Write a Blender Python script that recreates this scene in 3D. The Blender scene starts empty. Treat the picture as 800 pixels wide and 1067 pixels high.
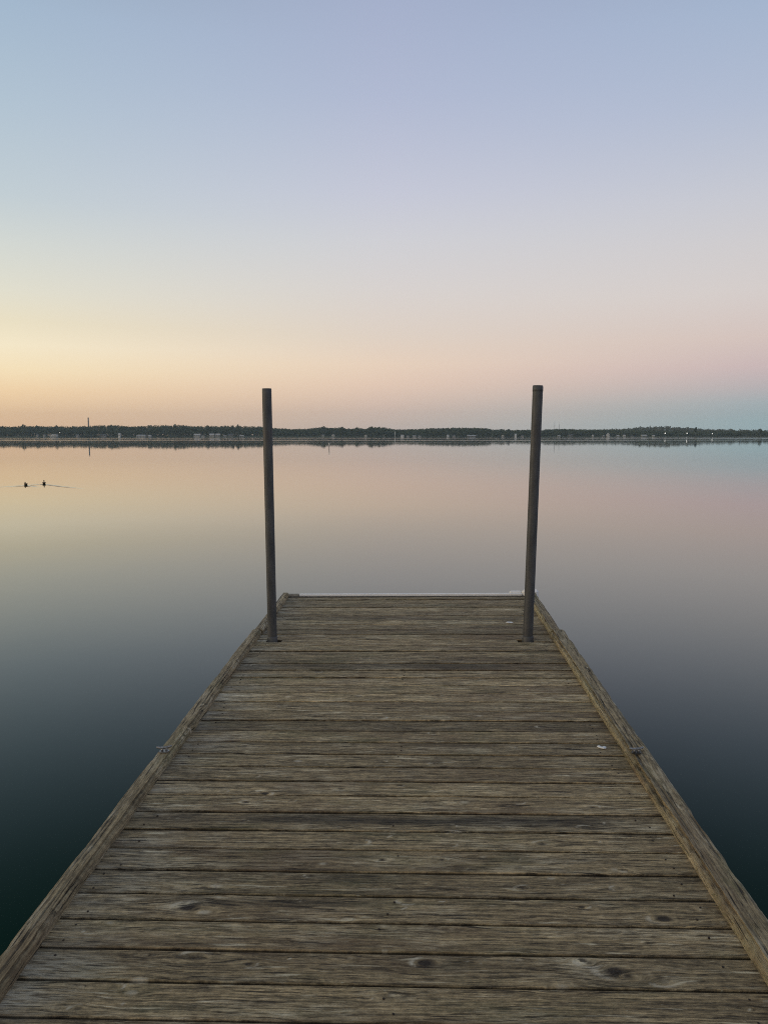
import bpy, math, random
import numpy as np
from mathutils import Matrix, Vector

random.seed(7)
rng = np.random.default_rng(7)
scene = bpy.context.scene
col = scene.collection


def lin(c):
    return tuple((v / 255 / 12.92) if v / 255 <= 0.04045 else ((v / 255 + 0.055) / 1.055) ** 2.4 for v in c)


# ------------------------------------------------------------------ camera
HAZE = 1.4e-4
CAM_Z = 2.2                      # eye height above the lake
F = 801.0                        # focal length in photo pixels (800 x 1067)
PITCH = math.atan((533.5 - 454.0) / F)
cam_data = bpy.data.cameras.new("camera")
cam = bpy.data.objects.new("camera", cam_data)
col.objects.link(cam)
cam.location = (0, 0, CAM_Z)
cam.rotation_euler = (math.pi / 2 - PITCH, 0, 0)
cam_data.sensor_fit = 'VERTICAL'
cam_data.sensor_height = 24.0
cam_data.lens = F / 1067.0 * 24.0
cam_data.clip_start = 0.05
cam_data.clip_end = 30000
scene.camera = cam

# ------------------------------------------------------------------ sky (clear dawn sky, belt of pink above the earth's shadow)
world = bpy.data.worlds.new("World")
scene.world = world
world.use_nodes = True
wn, wl = world.node_tree.nodes, world.node_tree.links
wn.clear()


def wmath(op, a, b=None, clamp=False):
    n = wn.new('ShaderNodeMath'); n.operation = op; n.use_clamp = clamp
    for i, v in enumerate((a, b)):
        if v is None: continue
        if isinstance(v, (int, float)): n.inputs[i].default_value = v
        else: wl.new(v, n.inputs[i])
    return n.outputs[0]


tc = wn.new('ShaderNodeTexCoord')
sx = wn.new('ShaderNodeSeparateXYZ'); wl.new(tc.outputs['Generated'], sx.inputs[0])
elev = wmath('ARCSINE', sx.outputs[2])
t_el = wmath('SQRT', wmath('DIVIDE', wmath('MAXIMUM', elev, 0.0), math.pi / 2))
azim = wmath('MULTIPLY', wmath('ARCTAN2', sx.outputs[0], sx.outputs[1]), 180 / math.pi)

ZEN = (112, 127, 148)
SKY = [   # azimuth (0 = ahead), [(elevation, sRGB, gain)]
    (-180, [(0, (205, 185, 168)), (5, (242, 218, 192)), (11, (232, 222, 212)), (17, (214, 212, 218)), (28, (186, 194, 212)), (50, (146, 158, 178)), (90, ZEN)]),
    (-105, [(0, (255, 170, 95)), (3, (255, 205, 120), 1.5), (9, (255, 226, 165), 1.35), (18, (235, 226, 200)), (32, (190, 192, 190)), (55, (138, 148, 160)), (90, ZEN)]),
    (-55, [(0, (240, 176, 115)), (2, (250, 196, 130)), (5, (255, 226, 165)), (9, (246, 230, 190)), (16, (214, 218, 210)), (28, (165, 186, 206)), (50, (112, 126, 146)), (90, ZEN)]),
    (-25.7, [(0, (222, 178, 142)), (1.5, (239, 200, 157)), (3.0, (250, 217, 172)), (4.4, (253, 231, 190)), (6.0, (251, 237, 205)), (7.5, (240, 229, 200)),
             (9.5, (229, 226, 209)), (12.5, (213, 218, 213)), (15.3, (196, 208, 214)), (20.7, (178, 196, 211)), (25.7, (164, 185, 206)), (36, (118, 137, 155)), (52, (98, 114, 130)), (90, ZEN)]),
    (0, [(0, (192, 178, 171)), (0.8, (201, 183, 172)), (2.2, (219, 193, 177)), (3.8, (233, 205, 184)), (5.2, (237, 213, 191)), (7.2, (228, 213, 199)),
         (10.6, (219, 213, 210)), (13.8, (210, 210, 215)), (16.9, (199, 202, 217)), (22.8, (178, 187, 211)), (28, (166, 177, 204)), (38, (130, 146, 172)), (54, (104, 120, 142)), (90, ZEN)]),
    (25.7, [(0, (155, 176, 181)), (1.0, (158, 178, 182)), (2.2, (170, 179, 182)), (3.2, (189, 181, 182)), (4.6, (207, 187, 186)), (6.5, (217, 199, 192)),
            (9.5, (217, 209, 206)), (12.5, (210, 207, 209)), (15.3, (201, 203, 212)), (20.7, (179, 190, 211)), (25.7, (165, 182, 207)), (36, (130, 147, 172)), (52, (104, 120, 142)), (90, ZEN)]),
    (60, [(0, (128, 160, 170)), (2.5, (140, 162, 174)), (5, (180, 170, 182)), (9, (205, 190, 195)), (15, (190, 192, 206)), (26, (158, 176, 204)), (50, (106, 122, 144)), (90, ZEN)]),
    (110, [(0, (118, 148, 165)), (3, (135, 155, 172)), (6, (175, 166, 182)), (10, (192, 182, 192)), (16, (178, 183, 200)), (28, (150, 168, 194)), (50, (106, 122, 144)), (90, ZEN)]),
    (180, [(0, (205, 185, 168)), (5, (242, 218, 192)), (11, (232, 222, 212)), (17, (214, 212, 218)), (28, (186, 194, 212)), (50, (146, 158, 178)), (90, ZEN)]),
]
prev = None
for i, (az, stops) in enumerate(SKY):
    r = wn.new('ShaderNodeValToRGB'); cr = r.color_ramp
    cr.interpolation = 'B_SPLINE' if False else 'LINEAR'
    while len(cr.elements) < len(stops): cr.elements.new(0.5)
    for e, st in zip(cr.elements, stops):
        g = st[2] if len(st) > 2 else 1.0
        e.position = math.sqrt(st[0] / 90.0)
        if st[0] < 7.5 and -60 < az < 61: g *= 1.05 - 0.05 * st[0] / 7.5
        c = lin(st[1]); e.color = (c[0] * g, c[1] * g, c[2] * g, 1)
    wl.new(t_el, r.inputs[0])
    if prev is None:
        prev = r.outputs[0]
    else:
        mr = wn.new('ShaderNodeMapRange'); mr.interpolation_type = 'LINEAR'
        wl.new(azim, mr.inputs[0]); mr.inputs[1].default_value = SKY[i - 1][0]; mr.inputs[2].default_value = az
        mx = wn.new('ShaderNodeMix'); mx.data_type = 'RGBA'
        wl.new(mr.outputs[0], mx.inputs[0]); wl.new(prev, mx.inputs[6]); wl.new(r.outputs[0], mx.inputs[7])
        prev = mx.outputs[2]
bg = wn.new('ShaderNodeBackground'); wl.new(prev, bg.inputs[0]); bg.inputs[1].default_value = 1.0
wo = wn.new('ShaderNodeOutputWorld'); wl.new(bg.outputs[0], wo.inputs[0])
world.cycles.sampling_method = 'MANUAL'
world.cycles.sample_map_resolution = 512

# ------------------------------------------------------------------ sun: barely up, low on the left, very soft
sd = bpy.data.lights.new("sun", 'SUN'); sd.energy = 0.55; sd.angle = math.radians(14); sd.color = (1.0, 0.84, 0.64)
so = bpy.data.objects.new("sun", sd); col.objects.link(so)
s_az, s_el = math.radians(-98), math.radians(5)
d_from = Vector((math.sin(s_az) * math.cos(s_el), math.cos(s_az) * math.cos(s_el), math.sin(s_el)))
so.rotation_euler = d_from.to_track_quat('Z', 'Y').to_euler()

scene.view_settings.view_transform = 'Standard'
scene.view_settings.look = 'None'
scene.view_settings.exposure = 0.0
scene.view_settings.gamma = 1.0
scene.view_settings.use_curve_mapping = False
scene.cycles.use_denoising = False
scene.cycles.use_adaptive_sampling = False
scene.cycles.filter_width = 1.05
scene.cycles.max_bounces = 8
scene.cycles.sample_clamp_indirect = 1.5
scene.cycles.sample_clamp_direct = 2.5


# ------------------------------------------------------------------ helpers
def tag(o, label=None, cat=None, group=None, kind=None):
    if label: o['label'] = label
    if cat: o['category'] = cat
    if group: o['group'] = group
    if kind: o['kind'] = kind
    return o


def link(name, me, parent=None):
    o = bpy.data.objects.new(name, me); col.objects.link(o)
    if parent is not None: o.parent = parent
    return o


def empty(name, loc, rz=0.0):
    o = bpy.data.objects.new(name, None); col.objects.link(o)
    o.location = loc; o.rotation_euler = (0, 0, rz); o.empty_display_size = 0.3
    return o


class MB:
    """collects shapes, links them as one mesh"""
    def __init__(self): self.v = []; self.f = []; self.m = []; self.mi = 0

    def add(self, vs, fs):
        o = len(self.v); self.v += [tuple(p) for p in vs]
        for f in fs: self.f.append(tuple(i + o for i in f)); self.m.append(self.mi)

    def box(self, x0, x1, y0, y1, z0, z1, bev=0.0):
        b = min(bev, (x1 - x0) / 3, (y1 - y0) / 3, (z1 - z0) / 3)
        if b <= 0:
            vs = [(x, y, z) for z in (z0, z1) for y in (y0, y1) for x in (x0, x1)]
            self.add(vs, [(0, 2, 3, 1), (4, 5, 7, 6), (0, 1, 5, 4), (2, 6, 7, 3), (0, 4, 6, 2), (1, 3, 7, 5)])
            return
        rings = []
        for z, i in ((z0, b), (z0 + b, 0), (z1 - b, 0), (z1, b)):
            rings.append([(x0 + i + b * (0 if i else 1), y0 + i, z), (x1 - i - b * (0 if i else 1), y0 + i, z), (x1 - i, y0 + i + b, z), (x1 - i, y1 - i - b, z),
                          (x1 - i - b, y1 - i, z), (x0 + i + b, y1 - i, z), (x0 + i, y1 - i - b, z), (x0 + i, y0 + i + b, z)])
        self.loft(rings)

    def loft(self, rings, cap0=True, cap1=True):
        o = len(self.v); n = len(rings[0])
        for r in rings: self.v += [tuple(p) for p in r]
        for k in range(len(rings) - 1):
            for i in range(n):
                j = (i + 1) % n
                self.f.append((o + k * n + i, o + k * n + j, o + (k + 1) * n + j, o + (k + 1) * n + i)); self.m.append(self.mi)
        if cap0: self.f.append(tuple(o + i for i in reversed(range(n)))); self.m.append(self.mi)
        if cap1: self.f.append(tuple(o + (len(rings) - 1) * n + i for i in range(n))); self.m.append(self.mi)

    def tube(self, pts, rads, n=12, cap0=True, cap1=True):
        pts = [Vector(p) for p in pts]; rings = []
        up = Vector((0, 0, 1))
        for i, p in enumerate(pts):
            t = (pts[min(i + 1, len(pts) - 1)] - pts[max(i - 1, 0)])
            if t.length < 1e-9: t = Vector((0, 0, 1))
            t.normalize()
            ref = up if abs(t.dot(up)) < 0.95 else Vector((0, 1, 0))
            s = ref.cross(t).normalized(); u = t.cross(s)
            r = rads[i] if not isinstance(rads, (int, float)) else rads
            ra, rb = (r if isinstance(r, tuple) else (r, r))
            rings.append([p + s * (ra * math.cos(2 * math.pi * k / n)) + u * (rb * math.sin(2 * math.pi * k / n)) for k in range(n)])
        self.loft(rings, cap0, cap1)

    def build(self, name, mats, parent=None, smooth=False):
        me = bpy.data.meshes.new(name)
        me.from_pydata(self.v, [], self.f)
        for m in (mats if isinstance(mats, (list, tuple)) else [mats]): me.materials.append(m)
        me.polygons.foreach_set('material_index', self.m)
        if smooth: me.polygons.foreach_set('use_smooth', [True] * len(self.f))
        me.update()
        return link(name, me, parent)


def ray_dir(x, y):
    sp, cp = math.sin(PITCH), math.cos(PITCH)
    u = (533.5 - y) / F
    return Vector(((x - 400) / F, cp + u * sp, -sp + u * cp))


def at_dist(x, y, Y):
    """world point on the photo ray through pixel (x, y) at ground distance Y"""
    d = ray_dir(x, y); k = Y / d.y
    return Vector((d.x * k, Y, CAM_Z + d.z * k))


def on_water(x, y):
    d = ray_dir(x, y); k = -CAM_Z / d.z
    return Vector((d.x * k, d.y * k, 0))


# node-material helper
class NM:
    def __init__(self, name):
        self.mat = bpy.data.materials.new(name); self.mat.use_nodes = True
        self.n = self.mat.node_tree.nodes; self.l = self.mat.node_tree.links
        self.bsdf = self.n['Principled BSDF']

    def put(self, sock, v):
        if hasattr(v, 'is_linked') or hasattr(v, 'links'): self.l.new(v, sock)
        else:
            if isinstance(v, (tuple, list)) and len(v) == 3 and sock.type == 'RGBA': v = (*v, 1)
            sock.default_value = v

    def math(self, op, a, b=None, c=None, clamp=False):
        n = self.n.new('ShaderNodeMath'); n.operation = op; n.use_clamp = clamp
        for i, v in enumerate((a, b, c)):
            if v is not None: self.put(n.inputs[i], v)
        return n.outputs[0]

    def mix(self, f, a, b, mode='MIX'):
        n = self.n.new('ShaderNodeMix'); n.data_type = 'RGBA'; n.blend_type = mode
        self.put(n.inputs[0], f); self.put(n.inputs[6], a); self.put(n.inputs[7], b)
        return n.outputs[2]

    def xyz(self, x, y, z=0.0):
        n = self.n.new('ShaderNodeCombineXYZ')
        for i, v in enumerate((x, y, z)): self.put(n.inputs[i], v)
        return n.outputs[0]

    def sep(self, v):
        n = self.n.new('ShaderNodeSeparateXYZ'); self.put(n.inputs[0], v); return n.outputs

    def coord(self, which='Object'):
        return self.n.new('ShaderNodeTexCoord').outputs[which]

    def geo(self):
        return self.n.new('ShaderNodeNewGeometry').outputs['Position']

    def attr(self, name):
        n = self.n.new('ShaderNodeAttribute'); n.attribute_name = name; return n.outputs['Fac']

    def noise(self, vec, scale=1.0, detail=4.0, rough=0.55, dist=0.0):
        n = self.n.new('ShaderNodeTexNoise')
        self.put(n.inputs['Vector'], vec); n.inputs['Scale'].default_value = scale
        n.inputs['Detail'].default_value = detail; n.inputs['Roughness'].default_value = rough; n.inputs['Distortion'].default_value = dist
        return n.outputs['Fac']

    def rng(self, v, a, b, c=0.0, d=1.0, smooth=False):
        n = self.n.new('ShaderNodeMapRange'); n.clamp = True
        if smooth: n.interpolation_type = 'SMOOTHSTEP'
        for i, q in enumerate((v, a, b, c, d)): self.put(n.inputs[i], q)
        return n.outputs[0]

    def bump(self, h, strength, dist):
        n = self.n.new('ShaderNodeBump'); self.put(n.inputs['Height'], h); self.put(n.inputs['Strength'], strength); self.put(n.inputs['Distance'], dist)
        self.l.new(n.outputs[0], self.bsdf.inputs['Normal'])

    def set(self, **kw):
        for k, v in kw.items():
            self.put(self.bsdf.inputs[{'color': 'Base Color', 'rough': 'Roughness', 'metal': 'Metallic', 'spec': 'Specular IOR Level', 'ior': 'IOR', 'normal': 'Normal', 'sheen': 'Sheen Weight'}[k]], v)
        return self.mat


XL, XR = -1.242, 1.038           # inner faces of the dock's side rails

# ------------------------------------------------------------------ materials
def wood_material(name, along_x, dark, light, silver, moss_amt, crack_amt=1.0):
    """weathered softwood: grain follows the board and is pushed aside by the knots stored on the mesh"""
    m = NM(name)
    p = m.sep(m.coord('Object'))
    X, Y = (p[0], p[1]) if along_x else (p[1], p[0])
    Z = p[2]
    rnd, warp, knot, stain_shade = m.attr('rnd'), m.attr('warp'), m.attr('knot'), m.attr('stain_shade')
    if along_x:
        across = m.math('ADD', Y, warp)
    else:
        across = m.math('ADD', m.math('ADD', Y, Z), warp)
    ox = m.math('MULTIPLY', rnd, 57.0)
    lx = m.math('ADD', X, ox)
    # slow waviness of the grain
    wav = m.math('MULTIPLY', m.math('SUBTRACT', m.noise(m.xyz(m.math('MULTIPLY', lx, 2.2), m.math('MULTIPLY', across, 7.0), ox), 1.0, 2.0), 0.5), 0.03)
    ac = m.math('ADD', across, wav)

    def grain(kx, ky, detail=5.0, rough=0.6, off=0.0):
        return m.noise(m.xyz(m.math('MULTIPLY', lx, kx), m.math('MULTIPLY', ac, ky), m.math('ADD', ox, off)), 1.0, detail, rough)
    g_broad = grain(3.2, 42, 5.0, 0.6)
    g_mid = grain(11, 125, 6.0, 0.74, 3.1)
    g_fine = grain(60, 330, 3.0, 0.75, 7.7)
    g_long = grain(2.2, 150, 4.0, 0.62, 51.0)
    crack = m.rng(grain(5.5, 105, 5.0, 0.65, 12.3), 0.59, 0.66)
    blot = m.noise(m.xyz(m.math('MULTIPLY', lx, 2.6), m.math('MULTIPLY', ac, 9.0), m.math('ADD', ox, 5.0)), 1.0, 5.0, 0.65)
    spots = m.noise(m.xyz(m.math('MULTIPLY', lx, 30), m.math('MULTIPLY', ac, 60), ox), 1.0, 5.0, 0.75)
    t = m.math('ADD', m.math('MULTIPLY', m.rng(g_mid, 0.38, 0.62), 0.36), m.math('ADD', m.math('ADD', m.math('MULTIPLY', m.rng(g_broad, 0.36, 0.65), 0.28), m.math('MULTIPLY', m.rng(g_long, 0.41, 0.60), 0.28)), m.math('ADD', m.math('MULTIPLY', m.rng(g_fine, 0.3, 0.7), 0.22), m.math('MULTIPLY', m.math('SUBTRACT', m.rng(spots, 0.3, 0.7), 0.5), 0.4))))
    t = m.math('POWER', m.math('MAXIMUM', t, 0.0), 1.55)
    c = m.mix(m.math('MINIMUM', t, 1.0), dark, light)
    # silvered, bleached streaks
    sil = m.math('MAXIMUM', m.math('MULTIPLY', m.rng(blot, 0.5, 0.70), m.rng(g_mid, 0.42, 0.62)), m.rng(grain(4.0, 60, 4.0, 0.65, 44.0), 0.60, 0.70))
    c = m.mix(m.math('MULTIPLY', sil, 0.8), c, silver)
    # brown wet-looking patches and green algae
    br = m.rng(m.noise(m.xyz(m.math('MULTIPLY', lx, 1.1), m.math('MULTIPLY', ac, 5.0), m.math('ADD', ox, 21.0)), 1.0, 4.0, 0.6), 0.5, 0.68)
    c = m.mix(m.math('MULTIPLY', br, 0.6), c, (0.14, 0.085, 0.045))
    gr = m.rng(m.noise(m.xyz(m.math('MULTIPLY', lx, 1.7), m.math('MULTIPLY', ac, 6.0), m.math('ADD', ox, 33.0)), 1.0, 5.0, 0.65), 0.52, 0.7)
    c = m.mix(m.math('MULTIPLY', gr, moss_amt), c, (0.145, 0.150, 0.062))
    # silvered and dirty by the left rail, straw coloured lichen on worn edges
    if along_x:
        c = m.mix(m.math('MULTIPLY', m.math('MULTIPLY', m.rng(X, XL + .0, XL + .30, .8, 0.0), m.rng(blot, .42, .62)), m.rng(g_mid, .35, .6)), c, (0.50, 0.46, 0.37))
    c = m.mix(m.math('MULTIPLY', m.attr('straw'), m.rng(spots, .3, .55)), c, (0.46, 0.41, 0.25))
    # board-to-board difference
    tone = m.math('ADD', 0.58, m.math('MULTIPLY', m.attr('tone'), 0.76))
    c = m.mix(1.0, c, m.xyz(tone, tone, tone), 'MULTIPLY')
    # lichen flecks
    fl = m.math('MULTIPLY', m.rng(spots, 0.64, 0.72), 0.6)
    c = m.mix(fl, c, (0.62, 0.58, 0.42))
    # dark stains, painted gap shade, cracks and knots
    c = m.mix(m.math('MULTIPLY', m.math('MULTIPLY', stain_shade, m.rng(g_mid, 0.1, 0.6, 1.0, 0.75)), 0.92), c, (0.018, 0.015, 0.012))
    c = m.mix(m.math('MULTIPLY', crack, 0.8 * crack_amt), c, (0.02, 0.015, 0.010))
    kn2 = m.math('MULTIPLY', knot, m.math('ADD', 0.25, m.math('MULTIPLY', m.rng(m.math('ADD', m.math('MULTIPLY', g_mid, .6), m.math('MULTIPLY', spots, .4)), 0.38, 0.60), 0.85)))
    kd = m.math('MULTIPLY', m.rng(kn2, 0.14, 0.60), m.rng(g_mid, 0.2, 0.7, 1.0, 0.75))
    c = m.mix(m.math('MINIMUM', m.math('MULTIPLY', kd, 1.15), 0.97), c, (0.020, 0.013, 0.009))
    kl = m.math('MULTIPLY', m.math('MULTIPLY', m.rng(m.math('MULTIPLY', knot, -1.0), 0.12, 0.55), m.rng(g_mid, 0.36, 0.56, 0.25, 1.0)), 0.8)
    c = m.mix(kl, c, (0.66, 0.58, 0.43))
    h = m.math('SUBTRACT', m.math('ADD', m.math('MULTIPLY', g_mid, 0.8), m.math('ADD', m.math('MULTIPLY', g_fine, 0.35), m.math('MULTIPLY', g_broad, 0.5))), m.math('MULTIPLY', crack, 0.7))
    m.bump(h, 1.0, 0.010)
    return m.set(color=c, rough=0.75, spec=0.16, sheen=0.07)


M = {}
M['deck'] = wood_material('weathered_deck_wood', True, (0.042, 0.030, 0.016), (0.72, 0.535, 0.285), (0.94, 0.81, 0.55), 0.34)
M['rail'] = wood_material('weathered_rail_wood', False, (0.075, 0.056, 0.031), (0.50, 0.39, 0.22), (0.66, 0.57, 0.41), 0.5, 1.2)


def simple(name, c1, c2, scale, rough, metal=0.0, spec=0.4, bump=0.0, stretch=(1, 1, 1)):
    m = NM(name)
    p = m.sep(m.coord('Object'))
    v = m.xyz(*[m.math('MULTIPLY', p[i], stretch[i]) for i in range(3)])
    n = m.noise(v, scale, 5.0, 0.6)
    if bump: m.bump(n, 0.6, bump)
    return m.set(color=m.mix(m.rng(n, 0.32, 0.68), c1, c2), rough=rough, metal=metal, spec=spec)


M['frame'] = simple('old_framing_timber', (0.05, 0.04, 0.03), (0.13, 0.105, 0.075), 14, 0.85)
M['pipe'] = simple('weathered_steel_pipe', (0.042, 0.044, 0.046), (0.092, 0.093, 0.092), 22, 0.5, 0.1, 0.4, 0.001, (1, 1, 0.25))
M['vinyl'] = simple('white_vinyl_trim', (0.82, 0.80, 0.76), (0.91, 0.89, 0.85), 9, 0.3)
M['galv'] = simple('galvanised_steel', (0.16, 0.16, 0.155), (0.38, 0.38, 0.37), 60, 0.42, 0.7)
M['galv_dark'] = simple('dark_worn_steel', (0.03, 0.03, 0.03), (0.09, 0.085, 0.075), 60, 0.5, 0.6)
M['white'] = simple('white_flake', (0.68, 0.68, 0.66), (0.86, 0.86, 0.84), 120, 0.7)
M['moss'] = simple('dry_moss', (0.16, 0.135, 0.055), (0.34, 0.28, 0.13), 260, 0.95)
M['nail'] = simple('rusty_nail_head', (0.02, 0.014, 0.010), (0.06, 0.04, 0.028), 300, 0.6, 0.5)

# ------------------------------------------------------------------ lake
def build_water_material(ducks):
    m = NM('lake_water')
    pos = m.geo()
    p = m.sep(pos)
    X, Y = p[0], p[1]
    # nearly still surface: faint long undulation, ruffled streaks far out
    def nz(kx, ky, off, det=2.0):
        return m.math('SUBTRACT', m.noise(m.xyz(m.math('MULTIPLY', X, kx), m.math('MULTIPLY', Y, ky), off), 1.0, det, 0.5), 0.5)
    far = m.rng(Y, 150.0, 420.0, 0.0, 1.0, True)
    streak = m.rng(m.noise(m.xyz(m.math('MULTIPLY', X, 0.0016), m.math('MULTIPLY', m.math('LOGARITHM', m.math('MAXIMUM', Y, 1.0), 2.718), 6.5), 4.0), 1.0, 3.0, 0.55), 0.48, 0.58)
    ruf = m.math('MULTIPLY', far, streak)
    amp = m.math('ADD', m.math('ADD', 0.0016, m.math('MULTIPLY', far, 0.0012)), m.math('MULTIPLY', ruf, 0.014))
    nx = m.math('MULTIPLY', nz(0.9, 0.7, 1.0), m.math('MULTIPLY', amp, 2.0))
    ny = m.math('MULTIPLY', nz(0.8, 0.9, 9.0), m.math('MULTIPLY', amp, 2.0))
    nx2 = m.math('MULTIPLY', nz(5.0, 3.0, 15.0), m.math('MULTIPLY', amp, 1.4))
    ny2 = m.math('MULTIPLY', nz(4.0, 5.0, 19.0), m.math('MULTIPLY', amp, 2.2))
    nx = m.math('ADD', nx, nx2); ny = m.math('ADD', ny, ny2)
    # wakes: two spreading arms behind each swimming duck (they swim away from the dock)
    wk = None
    for (dx, dy, kl, kr, ll, lr) in ducks:
        u = m.math('SUBTRACT', X, dx); v = m.math('SUBTRACT', dy, Y)
        wob = m.math('MULTIPLY', nz(1.6, 1.6, 27.0), 0.14)
        for k, L in ((kr, lr), (-kl, ll)):
            e = m.math('ADD', m.math('SUBTRACT', u, m.math('MULTIPLY', v, k)), wob)
            gw = m.math('DIVIDE', e, 0.11)
            g = m.math('EXPONENT', m.math('MULTIPLY', m.math('MULTIPLY', gw, gw), -1.0))
            g2w = m.math('DIVIDE', m.math('ADD', e, 0.24 if k > 0 else -0.24), 0.09)
            g2 = m.math('MULTIPLY', m.math('EXPONENT', m.math('MULTIPLY', m.math('MULTIPLY', g2w, g2w), -1.0)), -0.55)
            fade = m.math('MULTIPLY', m.rng(v, -0.05, 0.10), m.rng(v, L * 0.55, L, 1.0, 0.0, True))
            w = m.math('MULTIPLY', m.math('ADD', g, g2), fade)
            wk = w if wk is None else m.math('ADD', wk, w)
    ny = m.math('SUBTRACT', ny, m.math('MULTIPLY', m.math('MULTIPLY', wk, m.rng(nz(2.5, 2.5, 61.0), -0.25, 0.2, 0.3, 1.0)), 0.11))
    vn = m.n.new('ShaderNodeVectorMath'); vn.operation = 'NORMALIZE'
    m.l.new(m.xyz(nx, ny, 1.0), vn.inputs[0])
    depth = m.noise(m.xyz(m.math('MULTIPLY', X, 0.25), m.math('MULTIPLY', Y, 0.25), 2.0), 1.0, 2.0)
    c = m.mix(depth, (0.003, 0.024, 0.0150), (0.005, 0.028, 0.018))
    fr = m.n.new('ShaderNodeFresnel'); fr.inputs['IOR'].default_value = 1.333; m.l.new(vn.outputs[0], fr.inputs['Normal'])
    gi = m.n.new('ShaderNodeNewGeometry'); dt = m.n.new('ShaderNodeVectorMath'); dt.operation = 'DOT_PRODUCT'
    m.l.new(gi.outputs['Incoming'], dt.inputs[0]); m.l.new(vn.outputs[0], dt.inputs[1])
    pol = m.rng(dt.outputs['Value'], 0.18, 0.56, 1.0, 0.09, True)
    refl = m.math('MULTIPLY', m.math('POWER', fr.outputs[0], 0.88), pol)
    gl = m.n.new('ShaderNodeBsdfGlossy'); m.l.new(vn.outputs[0], gl.inputs['Normal']); gl.inputs['Color'].default_value = (1, 1, 1, 1)
    m.put(gl.inputs['Roughness'], m.math('ADD', 0.02, m.math('MULTIPLY', ruf, 0.05)))
    body = m.n.new('ShaderNodeBsdfDiffuse'); m.put(body.inputs['Color'], c)
    mixs = m.n.new('ShaderNodeMixShader'); m.l.new(refl, mixs.inputs[0]); m.l.new(body.outputs[0], mixs.inputs[1]); m.l.new(gl.outputs[0], mixs.inputs[2])
    m.n.remove(m.bsdf)
    m.l.new(mixs.outputs[0], m.n['Material Output'].inputs['Surface'])
    return m.mat


duck_r, duck_l = on_water(46.3, 504.2), on_water(27.3, 505.4)
M['water'] = build_water_material([(duck_r.x, duck_r.y - 0.1, 0.30, 0.96, 3.0, 3.6), (duck_l.x, duck_l.y - 0.1, 0.34, 0.9, 3.6, 1.6)])
mb = MB(); mb.add([(-9000, -400, 0), (9000, -400, 0), (9000, 9000, 0), (-9000, 9000, 0)], [(0, 1, 2, 3)])
tag(mb.build('lake_water', M['water']), kind='structure')

# ------------------------------------------------------------------ far shore: terrain, wood, hill
D0 = 1250.0
TOPS = [(-500, 446), (-300, 445), (-150, 444), (-60, 445), (0, 444.2), (15, 444.6), (24, 443.8), (60, 444.4), (80, 444.2), (92, 444.2), (100, 443.4), (115, 442.8), (127, 443.2), (138, 444.4), (150, 444),
        (160, 443.2), (175, 443.0), (195, 443.2), (205, 444.2), (215, 444), (240, 443.8), (255, 444), (272, 444.6), (290, 446.2), (305, 447), (322, 446.6), (337, 445.2), (346, 446), (356, 445.4), (365, 447),
        (372, 445.8), (381, 447), (388, 444.8), (402, 445.6), (411, 447.6), (430, 447.2), (445, 446.4), (460, 446), (480, 445.6), (495, 445.3), (508, 446.6), (514, 447.9), (525, 447.5), (533, 448.3), (545, 447.8),
        (560, 448.2), (575, 447), (590, 446.8), (605, 447.4), (620, 447.6), (650, 448), (680, 449), (720, 449.4), (760, 449.4), (800, 449.6), (900, 449), (1050, 448.5), (1300, 448)]
HILL = [(520, 454), (560, 450.5), (600, 448.2), (625, 447.6), (645, 447.0), (660, 445.6), (672, 444.6), (690, 444.2), (705, 445.2), (720, 446.2), (735, 447.3), (760, 447.3), (780, 448.2), (800, 449), (860, 450), (950, 449.5), (1100, 450.5), (1300, 452)]


def itp(tab, x): return float(np.interp(x, [a for a, _ in tab], [b for _, b in tab]))


def leaf_material(name, a, b, scale):
    m = NM(name)
    n = m.noise(m.geo(), scale, 3.0, 0.6)
    return m.set(color=m.mix(m.rng(n, 0.35, 0.65), a, b), rough=0.9, spec=0.15)


M['wood'] = leaf_material('far_foliage', (0.045, 0.064, 0.036), (0.090, 0.110, 0.055), 0.07)
M['hillwood'] = leaf_material('hill_foliage', (0.075, 0.086, 0.062), (0.125, 0.126, 0.09), 0.05)
M['ground'] = leaf_material('shore_ground', (0.045, 0.055, 0.03), (0.10, 0.11, 0.055), 0.04)
M['bark'] = simple('bark', (0.05, 0.04, 0.03), (0.11, 0.09, 0.07), 4, 0.9)


class Clumps:
    """leaf clumps: small tilted faces spread through a volume"""
    def __init__(self): self.v = []; self.n = 0

    def blob(self, c, r, n, s, flat=0.35):
        d = rng.normal(size=(n, 3)); d /= np.linalg.norm(d, axis=1)[:, None]
        rad = rng.random(n) ** 0.45
        ctr = np.array(c) + d * rad[:, None] * np.array(r) * rng.uniform(0.82, 1.12, (n, 1))
        a = rng.normal(size=(n, 3)); a[:, 2] *= flat + 0.3; a /= np.linalg.norm(a, axis=1)[:, None]
        b = np.cross(a, rng.normal(size=(n, 3))); b /= np.linalg.norm(b, axis=1)[:, None]
        ss = s * rng.uniform(0.55, 1.3, (n, 1))
        q = np.stack([ctr - a * ss - b * ss * .6, ctr + a * ss - b * ss * .75, ctr + a * ss * .8 + b * ss * .7, ctr - a * ss * .7 + b * ss * .6], 1)
        self.v.append(q.reshape(-1, 3)); self.n += n

    def build(self, name, mat, parent=None):
        v = np.concatenate(self.v); f = np.arange(len(v)).reshape(-1, 4)
        me = bpy.data.meshes.new(name); me.from_pydata(v.tolist(), [], f.tolist()); me.materials.append(mat); me.update()
        return link(name, me, parent)


# terrain sheet: a low bank at the waterline, rising gently inland to the hill
def hill_h(px):
    return max(0.0, (454 - itp(HILL, px)) / F * 1750 + CAM_Z - 12.0) if px > 500 else 0.0


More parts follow.
